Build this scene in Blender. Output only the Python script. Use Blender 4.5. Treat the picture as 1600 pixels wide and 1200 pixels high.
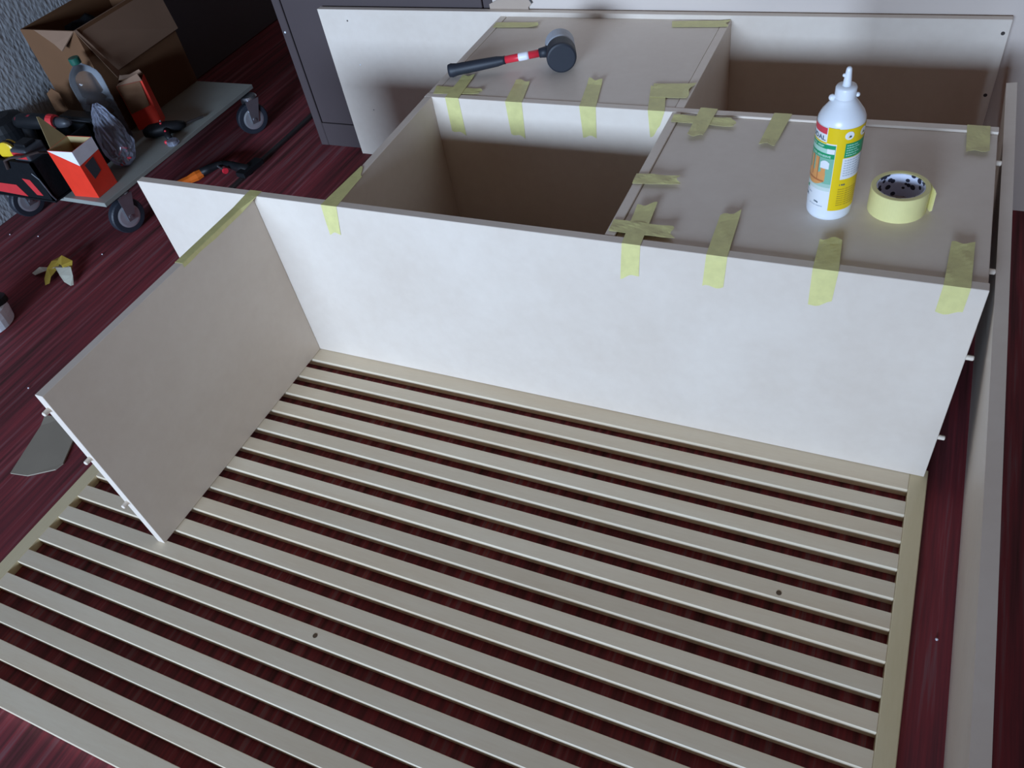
import bpy, bmesh, math, random
from mathutils import Vector, Matrix
random.seed(7)
S = bpy.context.scene
for o in list(bpy.data.objects): bpy.data.objects.remove(o)
PI = math.pi

# ------------------------------------------------------------------ camera
cam = bpy.data.objects.new('camera', bpy.data.cameras.new('camera'))
S.collection.objects.link(cam)
cam.location = (0.8613, -0.9506, 1.1674)
cam.rotation_euler = (0.7716, 0.1516, 0.4113)
cam.data.sensor_width = 36.0
cam.data.lens = 36.0 * 1246.4 / 1600.0
cam.data.clip_start = 0.02
S.camera = cam

# ------------------------------------------------------------------ light
W = bpy.data.worlds.new('world'); S.world = W; W.use_nodes = True
bg = W.node_tree.nodes['Background']
bg.inputs[0].default_value = (1.0, 0.56, 0.34, 1); bg.inputs[1].default_value = 0.060

def area(name, loc, target, sx, sy, power, col):
    l = bpy.data.lights.new(name, 'AREA'); l.shape = 'RECTANGLE'; l.size = sx; l.size_y = sy
    l.energy = power; l.color = col
    o = bpy.data.objects.new(name, l); S.collection.objects.link(o)
    o.location = loc
    o.rotation_euler = (Vector(target) - Vector(loc)).to_track_quat('-Z', 'Y').to_euler()
    return o
# daylight through the window of the wall behind the photographer
WIN = area('window_daylight', (0.0, -6.0, 1.44), (-0.60, 0.2, 0.50), 2.4, 1.0, 66, (0.575, 0.755, 1.03))
WIN.data.spread = math.radians(60)   # beam narrowed to dim front and right, in place of the photographer's shadow
S.view_settings.view_transform = 'Standard'
S.view_settings.look = 'None'
S.view_settings.gamma = 1
S.view_settings.use_curve_mapping = False
S.view_settings.exposure = 0.0

# ------------------------------------------------------------------ materials
def newmat(name):
    m = bpy.data.materials.new(name); m.use_nodes = True
    return m, m.node_tree.nodes, m.node_tree.links, m.node_tree.nodes['Principled BSDF']
def plain(name, col, rough=0.5, metal=0.0, noise=0.06, scale=40, bump=0.0, spec=0.5):
    m, N, L, b = newmat(name)
    b.inputs['Roughness'].default_value = rough; b.inputs['Metallic'].default_value = metal
    b.inputs['Specular IOR Level'].default_value = spec
    t = N.new('ShaderNodeTexCoord'); n = N.new('ShaderNodeTexNoise'); n.inputs['Scale'].default_value = scale
    n.inputs['Detail'].default_value = 4
    L.new(t.outputs['Object'], n.inputs['Vector'])
    r = N.new('ShaderNodeMapRange'); r.inputs['To Min'].default_value = 1 - noise * 2; r.inputs['To Max'].default_value = 1 + noise * 2
    L.new(n.outputs['Fac'], r.inputs['Value'])
    h = N.new('ShaderNodeVectorMath'); h.operation = 'SCALE'; h.inputs[0].default_value = col
    L.new(r.outputs[0], h.inputs['Scale']); L.new(h.outputs[0], b.inputs['Base Color'])
    if bump:
        bp = N.new('ShaderNodeBump'); bp.inputs['Strength'].default_value = bump; bp.inputs['Distance'].default_value = 0.002
        L.new(n.outputs['Fac'], bp.inputs['Height']); L.new(bp.outputs[0], b.inputs['Normal'])
    return m
def wood(name, c1, c2, stretch, rough=0.42, scale=3.0):
    m, N, L, b = newmat(name)
    b.inputs['Roughness'].default_value = rough
    t = N.new('ShaderNodeTexCoord'); mp = N.new('ShaderNodeMapping'); mp.inputs['Scale'].default_value = stretch
    oi = N.new('ShaderNodeObjectInfo')
    ad = N.new('ShaderNodeVectorMath'); ad.operation = 'ADD'
    sc = N.new('ShaderNodeVectorMath'); sc.operation = 'SCALE'; sc.inputs[0].default_value = (13, 7, 5)
    L.new(oi.outputs['Random'], sc.inputs['Scale'])
    L.new(t.outputs['Object'], ad.inputs[0]); L.new(sc.outputs[0], ad.inputs[1])
    L.new(ad.outputs[0], mp.inputs['Vector'])
    n1 = N.new('ShaderNodeTexNoise'); n1.inputs['Scale'].default_value = scale; n1.inputs['Detail'].default_value = 5; n1.inputs['Roughness'].default_value = 0.6
    L.new(mp.outputs[0], n1.inputs['Vector'])
    n2 = N.new('ShaderNodeTexNoise'); n2.inputs['Scale'].default_value = 60; n2.inputs['Detail'].default_value = 3
    L.new(mp.outputs[0], n2.inputs['Vector'])
    mx = N.new('ShaderNodeMath'); mx.operation = 'MULTIPLY_ADD'; mx.inputs[1].default_value = 0.25
    L.new(n2.outputs['Fac'], mx.inputs[0]); L.new(n1.outputs['Fac'], mx.inputs[2])
    cr = N.new('ShaderNodeValToRGB')
    cr.color_ramp.elements[0].position = 0.40; cr.color_ramp.elements[0].color = (*c1, 1)
    cr.color_ramp.elements[1].position = 0.85; cr.color_ramp.elements[1].color = (*c2, 1)
    L.new(mx.outputs[0], cr.inputs[0])
    # every board has its own slight tone
    mr = N.new('ShaderNodeMapRange'); mr.inputs['To Min'].default_value = 0.93; mr.inputs['To Max'].default_value = 1.05
    L.new(oi.outputs['Random'], mr.inputs['Value'])
    v = N.new('ShaderNodeVectorMath'); v.operation = 'SCALE'
    L.new(cr.outputs[0], v.inputs[0]); L.new(mr.outputs[0], v.inputs['Scale'])
    L.new(v.outputs[0], b.inputs['Base Color'])
    bp = N.new('ShaderNodeBump'); bp.inputs['Strength'].default_value = 0.06; bp.inputs['Distance'].default_value = 0.001
    L.new(n2.outputs['Fac'], bp.inputs['Height']); L.new(bp.outputs[0], b.inputs['Normal'])
    return m
M = {}
M['panel'] = wood('birch_panel', (0.70, 0.60, 0.50), (0.80, 0.71, 0.61), (1, 1, 1), 0.40, 3.0)
M['slat'] = wood('beech_slat', (0.70, 0.57, 0.40), (0.80, 0.70, 0.53), (0.6, 5, 5), 0.45, 2.5)
M['slat_y'] = wood('beech_rail', (0.64, 0.53, 0.31), (0.72, 0.61, 0.40), (5, 0.6, 5), 0.45, 2.5)
M['dowel'] = plain('dowel_wood', (0.80, 0.70, 0.58), 0.6)
M['knot'] = plain('knot', (0.10, 0.06, 0.03), 0.7)
M['hole'] = plain('screw_hole', (0.05, 0.04, 0.035), 0.8)
M['tape'] = plain('masking_tape', (0.70, 0.66, 0.28), 0.38, 0, 0.07, 70, 0.25)
M['tape_pale'] = plain('masking_tape_roll', (0.80, 0.74, 0.33), 0.45, 0, 0.03, 60)
M['wardrobe'] = plain('dark_brown_wardrobe', (0.070, 0.052, 0.053), 0.55, 0, 0.04, 8)
M['whitewall'] = plain('white_wall', (0.66, 0.57, 0.50), 0.8, 0, 0.02, 5)
M['rubber'] = plain('black_rubber', (0.018, 0.022, 0.032), 0.55)
M['rubber_grey'] = plain('grey_rubber', (0.42, 0.45, 0.50), 0.6)
M['red'] = plain('red_plastic', (0.72, 0.03, 0.05), 0.35)
M['black'] = plain('black_plastic', (0.008, 0.009, 0.011), 0.5, spec=0.3)
M['blackfab'] = plain('black_fabric', (0.007, 0.008, 0.010), 0.9, 0, 0.15, 60, 0.5, spec=0.15)
M['darkgrey'] = plain('dark_grey_plastic', (0.05, 0.055, 0.065), 0.45)
M['redprint'] = plain('red_print', (0.85, 0.045, 0.02), 0.4)
M['redstripe'] = plain('red_stripe', (0.62, 0.03, 0.035), 0.6)
M['darkred'] = plain('dark_red_plastic', (0.25, 0.012, 0.025), 0.5)
M['whiteprint'] = plain('white_card', (0.85, 0.85, 0.90), 0.45)
M['carton_in'] = plain('carton_inside', (0.42, 0.33, 0.16), 0.75)
M['carton'] = plain('brown_cardboard', (0.150, 0.068, 0.027), 0.8, 0, 0.05, 12)
M['carton_pale'] = plain('pale_cardboard', (0.25, 0.150, 0.095), 0.8, 0, 0.05, 12)
M['carton_grey'] = plain('grey_cardboard', (0.30, 0.26, 0.20), 0.8, 0, 0.05, 12)
M['yellow'] = plain('yellow_plastic', (0.80, 0.56, 0.02), 0.35)
M['orange'] = plain('orange_plastic', (0.80, 0.17, 0.02), 0.4)
M['steel'] = plain('dull_steel', (0.10, 0.09, 0.09), 0.45, 0.7)
M['zinc'] = plain('zinc_steel', (0.42, 0.42, 0.45), 0.32, 0.9)
M['hub'] = plain('wheel_hub', (0.70, 0.76, 0.80), 0.3, 0.8)
M['ply'] = plain('grey_plywood', (0.28, 0.29, 0.26), 0.7, 0, 0.05, 12)
M['whiteplastic'] = plain('white_plastic', (0.84, 0.88, 0.92), 0.30, 0, 0.0, 5)
M['capgreen'] = plain('dark_green_cap', (0.01, 0.10, 0.07), 0.4)
M['lab_white'] = plain('label_white', (0.85, 0.87, 0.88), 0.35, 0, 0.0)
M['lab_yellow'] = plain('label_yellow', (0.88, 0.62, 0.01), 0.35, 0, 0.0)
M['lab_red'] = plain('label_red', (0.75, 0.06, 0.09), 0.35, 0, 0.0)
M['lab_green'] = plain('label_green', (0.01, 0.33, 0.13), 0.35, 0, 0.0)
M['lab_teal'] = plain('label_teal', (0.22, 0.50, 0.36), 0.35, 0, 0.0)
M['lab_skin'] = plain('label_orange', (0.80, 0.36, 0.12), 0.35, 0, 0.06, 90)
M['lab_skin_dark'] = plain('label_brown', (0.50, 0.17, 0.06), 0.35, 0, 0.0)
M['lab_ink'] = plain('label_ink', (0.05, 0.10, 0.14), 0.4, 0, 0.0)
M['lab_palegreen'] = plain('label_pale_green', (0.45, 0.72, 0.58), 0.4, 0, 0.0)
M['lab_grey'] = plain('label_grey_text', (0.50, 0.54, 0.60), 0.4, 0, 0.0)
M['lab_ochre'] = plain('label_ochre_text', (0.55, 0.38, 0.02), 0.4, 0, 0.0)
M['ochretape'] = plain('ochre_tape', (0.50, 0.36, 0.05), 0.5)
M['paperscrap'] = plain('scrap_paper', (0.62, 0.62, 0.50), 0.7)

def carpet():
    m, N, L, b = newmat('red_streaked_carpet')
    b.inputs['Roughness'].default_value = 0.75; b.inputs['Specular IOR Level'].default_value = 0.35
    t = N.new('ShaderNodeTexCoord'); mp = N.new('ShaderNodeMapping'); mp.inputs['Scale'].default_value = (36, 1.1, 1)
    L.new(t.outputs['Object'], mp.inputs['Vector'])
    n = N.new('ShaderNodeTexNoise'); n.inputs['Scale'].default_value = 1.7; n.inputs['Detail'].default_value = 4; n.inputs['Roughness'].default_value = 0.58
    L.new(mp.outputs[0], n.inputs['Vector'])
    cr = N.new('ShaderNodeValToRGB'); e = cr.color_ramp.elements
    e[0].position = 0.30; e[0].color = (0.055, 0.016, 0.014, 1)
    e[1].position = 0.72; e[1].color = (0.33, 0.055, 0.050, 1)
    x = e.new(0.45); x.color = (0.14, 0.028, 0.035, 1)
    x = e.new(0.55); x.color = (0.22, 0.032, 0.040, 1)
    x = e.new(0.63); x.color = (0.20, 0.085, 0.095, 1)
    L.new(n.outputs['Fac'], cr.inputs[0])
    mp2 = N.new('ShaderNodeMapping'); mp2.inputs['Scale'].default_value = (9, 0.7, 1); L.new(t.outputs['Object'], mp2.inputs['Vector'])
    n3 = N.new('ShaderNodeTexNoise'); n3.inputs['Scale'].default_value = 1.0; n3.inputs['Detail'].default_value = 3; L.new(mp2.outputs[0], n3.inputs['Vector'])
    mr = N.new('ShaderNodeMapRange'); mr.inputs['From Min'].default_value = 0.3; mr.inputs['From Max'].default_value = 0.7
    mr.inputs['To Min'].default_value = 0.80; mr.inputs['To Max'].default_value = 1.35; L.new(n3.outputs['Fac'], mr.inputs['Value'])
    v = N.new('ShaderNodeVectorMath'); v.operation = 'SCALE'; L.new(cr.outputs[0], v.inputs[0]); L.new(mr.outputs[0], v.inputs['Scale'])
    L.new(v.outputs[0], b.inputs['Base Color'])
    bp = N.new('ShaderNodeBump'); bp.inputs['Strength'].default_value = 0.3; bp.inputs['Distance'].default_value = 0.003
    L.new(n.outputs['Fac'], bp.inputs['Height']); L.new(bp.outputs[0], b.inputs['Normal'])
    return m
M['carpet'] = carpet()
def plaster():
    m, N, L, b = newmat('rough_plaster')
    b.inputs['Roughness'].default_value = 0.7; b.inputs['Base Color'].default_value = (0.44, 0.46, 0.48, 1)
    t = N.new('ShaderNodeTexCoord'); mp = N.new('ShaderNodeMapping'); mp.inputs['Scale'].default_value = (1, 1, 0.55)
    L.new(t.outputs['Object'], mp.inputs['Vector'])
    n = N.new('ShaderNodeTexNoise'); n.inputs['Scale'].default_value = 110; n.inputs['Detail'].default_value = 3
    n2 = N.new('ShaderNodeTexVoronoi'); n2.inputs['Scale'].default_value = 95
    L.new(mp.outputs[0], n.inputs['Vector']); L.new(mp.outputs[0], n2.inputs['Vector'])
    a = N.new('ShaderNodeMath'); a.operation = 'ADD'; L.new(n.outputs['Fac'], a.inputs[0]); L.new(n2.outputs['Distance'], a.inputs[1])
    bp = N.new('ShaderNodeBump'); bp.inputs['Strength'].default_value = 0.4; bp.inputs['Distance'].default_value = 0.004
    L.new(a.outputs[0], bp.inputs['Height']); L.new(bp.outputs[0], b.inputs['Normal'])
    return m
M['plaster'] = plaster()
def clear(name, tint, mixf, rough, gloss=0.35):
    m, N, L, b = newmat(name)
    b.inputs['Base Color'].default_value = (*tint, 1); b.inputs['Roughness'].default_value = rough
    b.inputs['Specular IOR Level'].default_value = 0.9
    b.inputs['Alpha'].default_value = 1
    tr = N.new('ShaderNodeBsdfTransparent'); tr.inputs[0].default_value = (0.93, 0.95, 0.97, 1)
    fr = N.new('ShaderNodeFresnel'); fr.inputs['IOR'].default_value = 1.5
    mr = N.new('ShaderNodeMath'); mr.operation = 'ADD'; mr.inputs[1].default_value = mixf; mr.use_clamp = True
    L.new(fr.outputs[0], mr.inputs[0])
    mx = N.new('ShaderNodeMixShader'); L.new(mr.outputs[0], mx.inputs[0]); L.new(tr.outputs[0], mx.inputs[1]); L.new(b.outputs[0], mx.inputs[2])
    L.new(mx.outputs[0], N['Material Output'].inputs[0])
    return m
M['pet'] = clear('clear_plastic_bottle', (0.35, 0.36, 0.38), 0.05, 0.06)
M['film'] = clear('clear_plastic_film', (0.55, 0.58, 0.70), 0.16, 0.06)
def roll_core():
    m, N, L, b = newmat('printed_roll_core')
    b.inputs['Roughness'].default_value = 0.5
    t = N.new('ShaderNodeTexCoord'); v = N.new('ShaderNodeTexVoronoi'); v.inputs['Scale'].default_value = 95
    L.new(t.outputs['Object'], v.inputs['Vector'])
    cr = N.new('ShaderNodeValToRGB'); cr.color_ramp.interpolation = 'CONSTANT'
    cr.color_ramp.elements[0].color = (0.03, 0.03, 0.05, 1); cr.color_ramp.elements[1].position = 0.40; cr.color_ramp.elements[1].color = (0.72, 0.75, 0.88, 1)
    L.new(v.outputs['Distance'], cr.inputs[0]); L.new(cr.outputs[0], b.inputs['Base Color'])
    return m
M['core'] = roll_core()

# ------------------------------------------------------------------ helpers
COL = S.collection
def thing(name, loc, label, cat, group=None):
    o = bpy.data.objects.new(name, None); COL.objects.link(o); o.location = loc
    o.empty_display_size = 0.05
    o['label'] = label; o['category'] = cat
    if group: o['group'] = group
    return o
def root_of(o):
    while o.parent: o = o.parent
    return o
def link(name, me, mat, parent=None, label=None, smooth=False, world=True):
    """mesh is authored in world coordinates; moved into the frame of its thing"""
    if parent is not None:
        r = root_of(parent)
        if world: me.transform(Matrix.Translation(-r.location))
    me.materials.clear(); me.materials.append(M[mat] if isinstance(mat, str) else mat)
    if smooth:
        for p in me.polygons: p.use_smooth = True
    me.name = name
    o = bpy.data.objects.new(name, me); COL.objects.link(o); o.parent = parent
    if label: o['label'] = label
    return o
def tomesh(bm):
    me = bpy.data.meshes.new('m'); bmesh.ops.recalc_face_normals(bm, faces=bm.faces); bm.to_mesh(me); bm.free(); return me
def mesh(vs, fs):
    me = bpy.data.meshes.new('m'); me.from_pydata([tuple(v) for v in vs], [], fs); me.update(); return me
def prism_bm(xy, z0, z1, bevel=0.0008, bm=None):
    own = bm or bmesh.new()
    lo = [own.verts.new((x, y, z0)) for x, y in xy]; hi = [own.verts.new((x, y, z1)) for x, y in xy]
    n = len(xy)
    fs = [own.faces.new(lo[::-1]), own.faces.new(hi)]
    for i in range(n): fs.append(own.faces.new((lo[i], lo[(i + 1) % n], hi[(i + 1) % n], hi[i])))
    if bevel:
        es = list({e for f in fs for e in f.edges})
        bmesh.ops.bevel(own, geom=es, offset=bevel, segments=1, affect='EDGES')
    return own
def box_bm(x0, x1, y0, y1, z0, z1, bevel=0.0008, bm=None):
    return prism_bm([(x0, y0), (x1, y0), (x1, y1), (x0, y1)], z0, z1, bevel, bm)
def box(name, x0, x1, y0, y1, z0, z1, mat, parent=None, bevel=0.0008, label=None):
    return link(name, tomesh(box_bm(x0, x1, y0, y1, z0, z1, bevel)), mat, parent, label)
def lathe(profile, c, axis=(0, 0, 1), n=40, cap=True):
    """profile: list of (r, h) along axis from point c"""
    ax = Vector(axis).normalized(); q = Vector((0, 0, 1)).rotation_difference(ax).to_matrix()
    vs, fs = [], []
    for r, h in profile:
        for i in range(n):
            a = 2 * PI * i / n
            vs.append(Vector(c) + q @ Vector((r * math.cos(a), r * math.sin(a), h)))
    for j in range(len(profile) - 1):
        for i in range(n):
            a, b = j * n + i, j * n + (i + 1) % n
            fs.append((a, b, b + n, a + n))
    if cap:
        fs.append(tuple(range(n))[::-1]); fs.append(tuple((len(profile) - 1) * n + i for i in range(n)))
    return mesh(vs, fs)
def tube(pts, radii, n=12, flat=1.0):
    """tapered tube through points"""
    vs, fs = [], []
    pts = [Vector(p) for p in pts]
    for k, p in enumerate(pts):
        d = (pts[min(k + 1, len(pts) - 1)] - pts[max(k - 1, 0)]).normalized()
        up = Vector((0, 0, 1)) if abs(d.z) < 0.9 else Vector((1, 0, 0))
        s = d.cross(up).normalized(); u = s.cross(d)
        for i in range(n):
            a = 2 * PI * i / n
            vs.append(p + s * math.cos(a) * radii[k] + u * math.sin(a) * radii[k] * flat)
    for j in range(len(pts) - 1):
        for i in range(n):
            a, b = j * n + i, j * n + (i + 1) % n
            fs.append((a, b, b + n, a + n))
    fs.append(tuple(range(n))[::-1]); fs.append(tuple((len(pts) - 1) * n + i for i in range(n)))
    return mesh(vs, fs)
def grid_quad(a, b, c, d, nu, nv, fn):
    """bilinear grid a-b (u) / d-c, fn(u,v,p)->p"""
    a, b, c, d = map(Vector, (a, b, c, d)); vs, fs = [], []
    for j in range(nv + 1):
        for i in range(nu + 1):
            u, v = i / nu, j / nv
            vs.append(fn(u, v, (a * (1 - u) + b * u) * (1 - v) + (d * (1 - u) + c * u) * v))
    for j in range(nv):
        for i in range(nu):
            k = j * (nu + 1) + i
            fs.append((k, k + 1, k + nu + 2, k + nu + 1))
    return vs, fs
def thicken(vs, fs, off):
    """closed sheet: offset copy along off (Vector or per-vertex list) and rim"""
    n = len(vs)
    offs = off if isinstance(off, list) else [off] * n
    V = list(vs) + [Vector(v) + Vector(o) for v, o in zip(vs, offs)]
    F = list(fs) + [tuple(i + n for i in reversed(f)) for f in fs]
    from collections import Counter
    c = Counter()
    for f in fs:
        for i in range(len(f)): c[frozenset((f[i], f[(i + 1) % len(f)]))] += 1
    for f in fs:
        for i in range(len(f)):
            p, q = f[i], f[(i + 1) % len(f)]
            if c[frozenset((p, q))] == 1: F.append((q, p, p + n, q + n))
    return V, F
def fixn(me):
    bm = bmesh.new(); bm.from_mesh(me); bmesh.ops.recalc_face_normals(bm, faces=bm.faces); bm.to_mesh(me); bm.free(); return me
def sheet(name, pts, t, mat, parent, label=None, sub=1):
    """flat 4 or n sided plate of thickness t along its own normal"""
    P = [Vector(p) for p in pts]
    nrm = (P[1] - P[0]).cross(P[2] - P[0]).normalized()
    V, F = thicken(P, [tuple(range(len(P)))], nrm * t)
    return link(name, fixn(mesh(V, F)), mat, parent, label)
def structure(o): o['kind'] = 'structure'; return o

# ------------------------------------------------------------------ setting
structure(link('floor', mesh([(-1.59, -3.6, 0), (2.6, -3.6, 0), (2.6, 0.83, 0), (-0.10, 0.83, 0), (-0.10, 2.6, 0), (-1.59, 2.6, 0)],
                             [(0, 1, 2, 3, 4, 5)]), 'carpet'))
structure(box('wall_back', -0.0885, 2.6, 0.83, 0.95, 0, 2.5, 'whitewall', bevel=0))
structure(box('wall_left', -1.72, -1.59, -3.6, 2.6, 0, 2.5, 'plaster', bevel=0))
structure(box('wall_recess', -1.59, -0.10, 2.6, 2.7, 0, 2.5, 'whitewall', bevel=0))

M['walldoor'] = plain('dark_grey_door', (0.085, 0.085, 0.10), 0.6, 0, 0.02, 6)
d1 = thing('door_1', (-1.58, 1.5, 0), 'smooth dark grey door in the left wall behind the large cardboard box', 'door')
structure(d1)
box('leaf', -1.5895, -1.578, 1.00, 2.00, 0.004, 2.05, 'walldoor', d1, 0.001)
box('door_frame', -1.5895, -1.574, 0.94, 0.998, 0.0, 2.1, 'walldoor', d1, 0.001)
box('door_frame', -1.5895, -1.574, 2.002, 2.06, 0.0, 2.1, 'walldoor', d1, 0.001)

# wardrobe in the niche left of the white wall
w = thing('wardrobe', (-0.43, 0.84, 0), 'tall dark brown wardrobe standing behind the left end of the rear panel', 'wardrobe')
box('side_panel', -0.770, -0.7425, 0.832, 1.40, 0, 2.1, 'wardrobe', w, 0.002)
box('side_panel', -0.117, -0.0905, 0.832, 1.40, 0, 2.1, 'wardrobe', w, 0.002)
box('plinth', -0.7425, -0.117, 0.834, 1.38, 0, 0.075, 'wardrobe', w, 0.001)
box('door', -0.7375, -0.120, 0.832, 0.85, 0.079, 2.09, 'wardrobe', w, 0.0015)
box('carcass', -0.7425, -0.117, 0.856, 1.39, 0.076, 2.09, 'wardrobe', w, 0.001)
link('screw_cap', lathe([(0.003, 0), (0.0025, 0.0015)], (-0.7584, 0.832, 0.353), (0, -1, 0), 12), 'whiteplastic', w)

# ------------------------------------------------------------------ slatted bed base
T = 0.0167
Z0 = 0.0195
b = thing('slatted_bed_base', (0.25, -0.44, 0), 'flat pale wooden slatted bed base lying on the red carpet', 'bed slats')
box('side_rail', 0.9885, 1.0155, -0.874, 0.0165, 0, Z0, 'slat_y', b, 0.0012)
box('side_rail', -0.5130, -0.4816, -0.874, 0.0165, 0, Z0, 'slat_y', b, 0.0012)
PIT = 0.05208
for k in range(17):
    yb = -0.0575 - (k - 1) * PIT
    yf = -0.0575 - k * PIT + 0.0244
    if k == 0: yb = 0.0165
    if k == 16: yf = -0.874
    s = box('slat', -0.4814, 0.9883, yf, yb, 0.0004, Z0 - 0.0002 - 0.0003 * random.random(), 'slat', b, 0.0007)
    if k in (5, 11):
        kx, ky = {5: (0.8306, -0.2846), 11: (0.1615, -0.5919)}[k]
        link('knot', lathe([(0.0042, 0), (0.0040, 0.0005)], (kx, ky, Z0 - 0.0004), n=14), 'knot', s)

# ------------------------------------------------------------------ the half-built storage box of the bed
bx = thing('bed_storage_frame', (0.3, 0.4, 0), 'half-assembled pale birch bed storage frame held together with yellow masking tape', 'bed frame')
H = 0.42
A = box('front_panel', -0.518, 1.0095, 0.0, T, Z0 + 0.0005, H, 'panel', bx)
B = box('end_panel', -0.2183 - T, -0.2183, -0.533, -0.0003, Z0 + 0.0005, H - 0.002, 'panel', bx)
C = box('middle_panel', -0.0595, 1.009, 0.405, 0.405 + T, 0, H, 'panel', bx)
Ep = box('rear_panel', -0.601, 1.019, 0.806, 0.806 + T, 0, 0.4295, 'panel', bx)
link('divider_panel', tomesh(prism_bm([(-0.0500, 0.0170), (-0.0333, 0.0170), (-0.0413, 0.4048), (-0.0580, 0.4048)], 0, H)), 'panel', bx)
link('divider_panel', tomesh(prism_bm([(-0.0590, 0.4220), (-0.0423, 0.4220), (-0.0440, 0.8057), (-0.0607, 0.8057)], 0, H - 0.0005)), 'panel', bx)
box('divider_panel', 0.4745, 0.4745 + T, 0.0170, 0.4048, 0, H - 0.0005, 'panel', bx)
box('divider_panel', 0.4750, 0.4750 + T, 0.4220, 0.8057, 0, H - 0.0005, 'panel', bx)
V2 = box('cover_panel', 0.4920, 1.0085, 0.0205, 0.4040, H - 0.004 - T, H - 0.004, 'panel', bx)
V1 = box('cover_panel', -0.0418, 0.4742, 0.4225, 0.8055, H - 0.001 - T, H - 0.001, 'panel', bx)

def dowel(c, axis, parent, ln=0.011):
    link('dowel', lathe([(0.0040, -0.002), (0.0040, ln - 0.0012), (0.0030, ln)], c, axis, 14), 'dowel', parent)
for z in (0.2915, 0.115): dowel((1.0095, 0.0083, z), (1, 0, 0), A)
for z in (0.388, 0.269, 0.147): dowel((-0.2266, -0.533, z), (0, -1, 0), B, 0.012)
for y in (0.058, 0.333): dowel((1.0085, y, 0.4075), (1, 0, 0), V2, 0.009)
def hole(x, z, parent, r=0.0036, mat='hole'):
    link('screw_hole', lathe([(r, 0), (r, 0.0006)], (x, 0.806, z), (0, -1, 0), 14), mat, parent)
hole(1.0085, 0.4035, Ep); hole(1.0085, 0.278, Ep)
hole(-0.513, 0.4005, Ep, 0.0022); hole(-0.512, 0.148, Ep, 0.0015); hole(-0.513, 0.281, Ep, 0.0022, 'lab_white')

# -------- masking tape strips: a run on the top surfaces that folds over an edge
def tape(top, face=None, yface=0.0, zt=0.4202, lift=0.0012, seed=0, nu=6, curl=0.003):
    """top = [end_l, end_r, edge_r, edge_l] xy; face = [(xl,zl),(xr,zr)] lower end on the vertical face"""
    rnd = random.Random(seed)
    ph = [rnd.random() * 6 for _ in range(4)]
    e1, e2, g2, g1 = [Vector((x, y, zt)) for x, y in top]
    def wr(u, v, p):
        w_ = 0.35 + 0.35 * math.sin(ph[0] + u * 3.1 + v * 4) * math.sin(ph[1] + v * 5.3 + u * 1.3) + 0.3 * max(0, math.sin(ph[2] + v * 8 - u * 5)) ** 3
        q = p.copy()
        q.z += lift * w_ * (1 if face is None else min(1, (1 - v) * 5)) + curl * max(0, 0.16 - v) / 0.16 * (0.4 + 0.6 * abs(math.sin(ph[2] + u * 4))) * 0.6
        if v < 0.001:     # torn ragged end
            q += (e1 - g1).normalized() * 0.0035 * math.sin(ph[3] + u * 7)
        return q
    vs, fs = grid_quad(e1, e2, g2, g1, nu, 12, wr)
    offs = [Vector((0, 0, 0.0003))] * len(vs)
    if face:
        (xl, zl), (xr, zr) = face
        base = len(vs) - (nu + 1)
        yb = yface - 0.0003
        rows = 6
        # fold row just over the edge, then down
        for j in range(1, rows + 1):
            v = j / rows
            for i in range(nu + 1):
                u = i / nu
                top_p = g1 * (1 - u) + g2 * u
                xe = xl * (1 - u) + xr * u; ze = zl * (1 - u) + zr * u
                x = top_p.x * (1 - v) + xe * v; z = (H - 0.0002) * (1 - v) + ze * v
                if j == rows: z += 0.003 * math.sin(ph[2] + u * 6)
                vs.append(Vector((x, yb - 0.0004 * (0.5 + 0.5 * math.sin(ph[1] + v * 7 + u * 4)), z)))
                offs.append(Vector((0, -0.0003, 0)))
        for j in range(rows):
            for i in range(nu):
                k = base + j * (nu + 1) + i
                fs.append((k, k + 1, k + nu + 2, k + nu + 1))
        for i in range(nu + 1):
            vs[base + i].y = yface - 0.0003; offs[base + i] = Vector((0, -0.0002, 0.0003))
    V, F = thicken(vs, fs, offs)
    return link('tape_strip', fixn(mesh(V, F)), 'tape', bx, smooth=False)
tape([(0.5022, 0.0981), (0.5323, 0.1111), (0.5383, 0), (0.5088, 0)], [(0.5026, 0.3522), (0.5338, 0.3629)], seed=1, zt=0.4210)
tape([(0.6363, 0.0969), (0.6648, 0.1145), (0.6702, 0), (0.6393, 0)], [(0.6343, 0.3594), (0.6664, 0.3628)], seed=2)
tape([(0.7883, 0.0677), (0.8182, 0.0738), (0.8239, 0), (0.7894, 0)], [(0.7901, 0.3513), (0.8215, 0.3631)], seed=3)
tape([(0.9586, 0.0921), (0.9881, 0.0982), (0.9877, 0), (0.9552, 0)], [(0.9544, 0.3720), (0.9871, 0.3765)], seed=4, lift=0.002)
tape([(-0.0520, 0.133), (-0.0300, 0.0978), (-0.0255, 0), (-0.0600, 0)], [(-0.0643, 0.3564), (-0.0383, 0.3601)], seed=5, lift=0.0004, curl=0.0005)
tape([(0.5439, 0.1946), (0.5506, 0.1705), (0.4745, 0.1605), (0.4725, 0.1918)], seed=6, zt=0.4204, lift=0.002)
tape([(0.5722, 0.0552), (0.5812, 0.0267), (0.4787, 0.0262), (0.4768, 0.0573)], seed=7, zt=0.4203, lift=0.0022)
tape([(0.5893, 0.3925), (0.5996, 0.3642), (0.4817, 0.369), (0.4808, 0.3936)], seed=8, zt=0.4203, lift=0.0022)
tape([(0.5234, 0.3237), (0.5517, 0.3244), (0.555, 0.4225), (0.5229, 0.4225)], seed=9, zt=0.4212, lift=0.0014)
tape([(0.6503, 0.3171), (0.6770, 0.3135), (0.6859, 0.4225), (0.6553, 0.4225)], seed=10, lift=0.0005)
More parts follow.
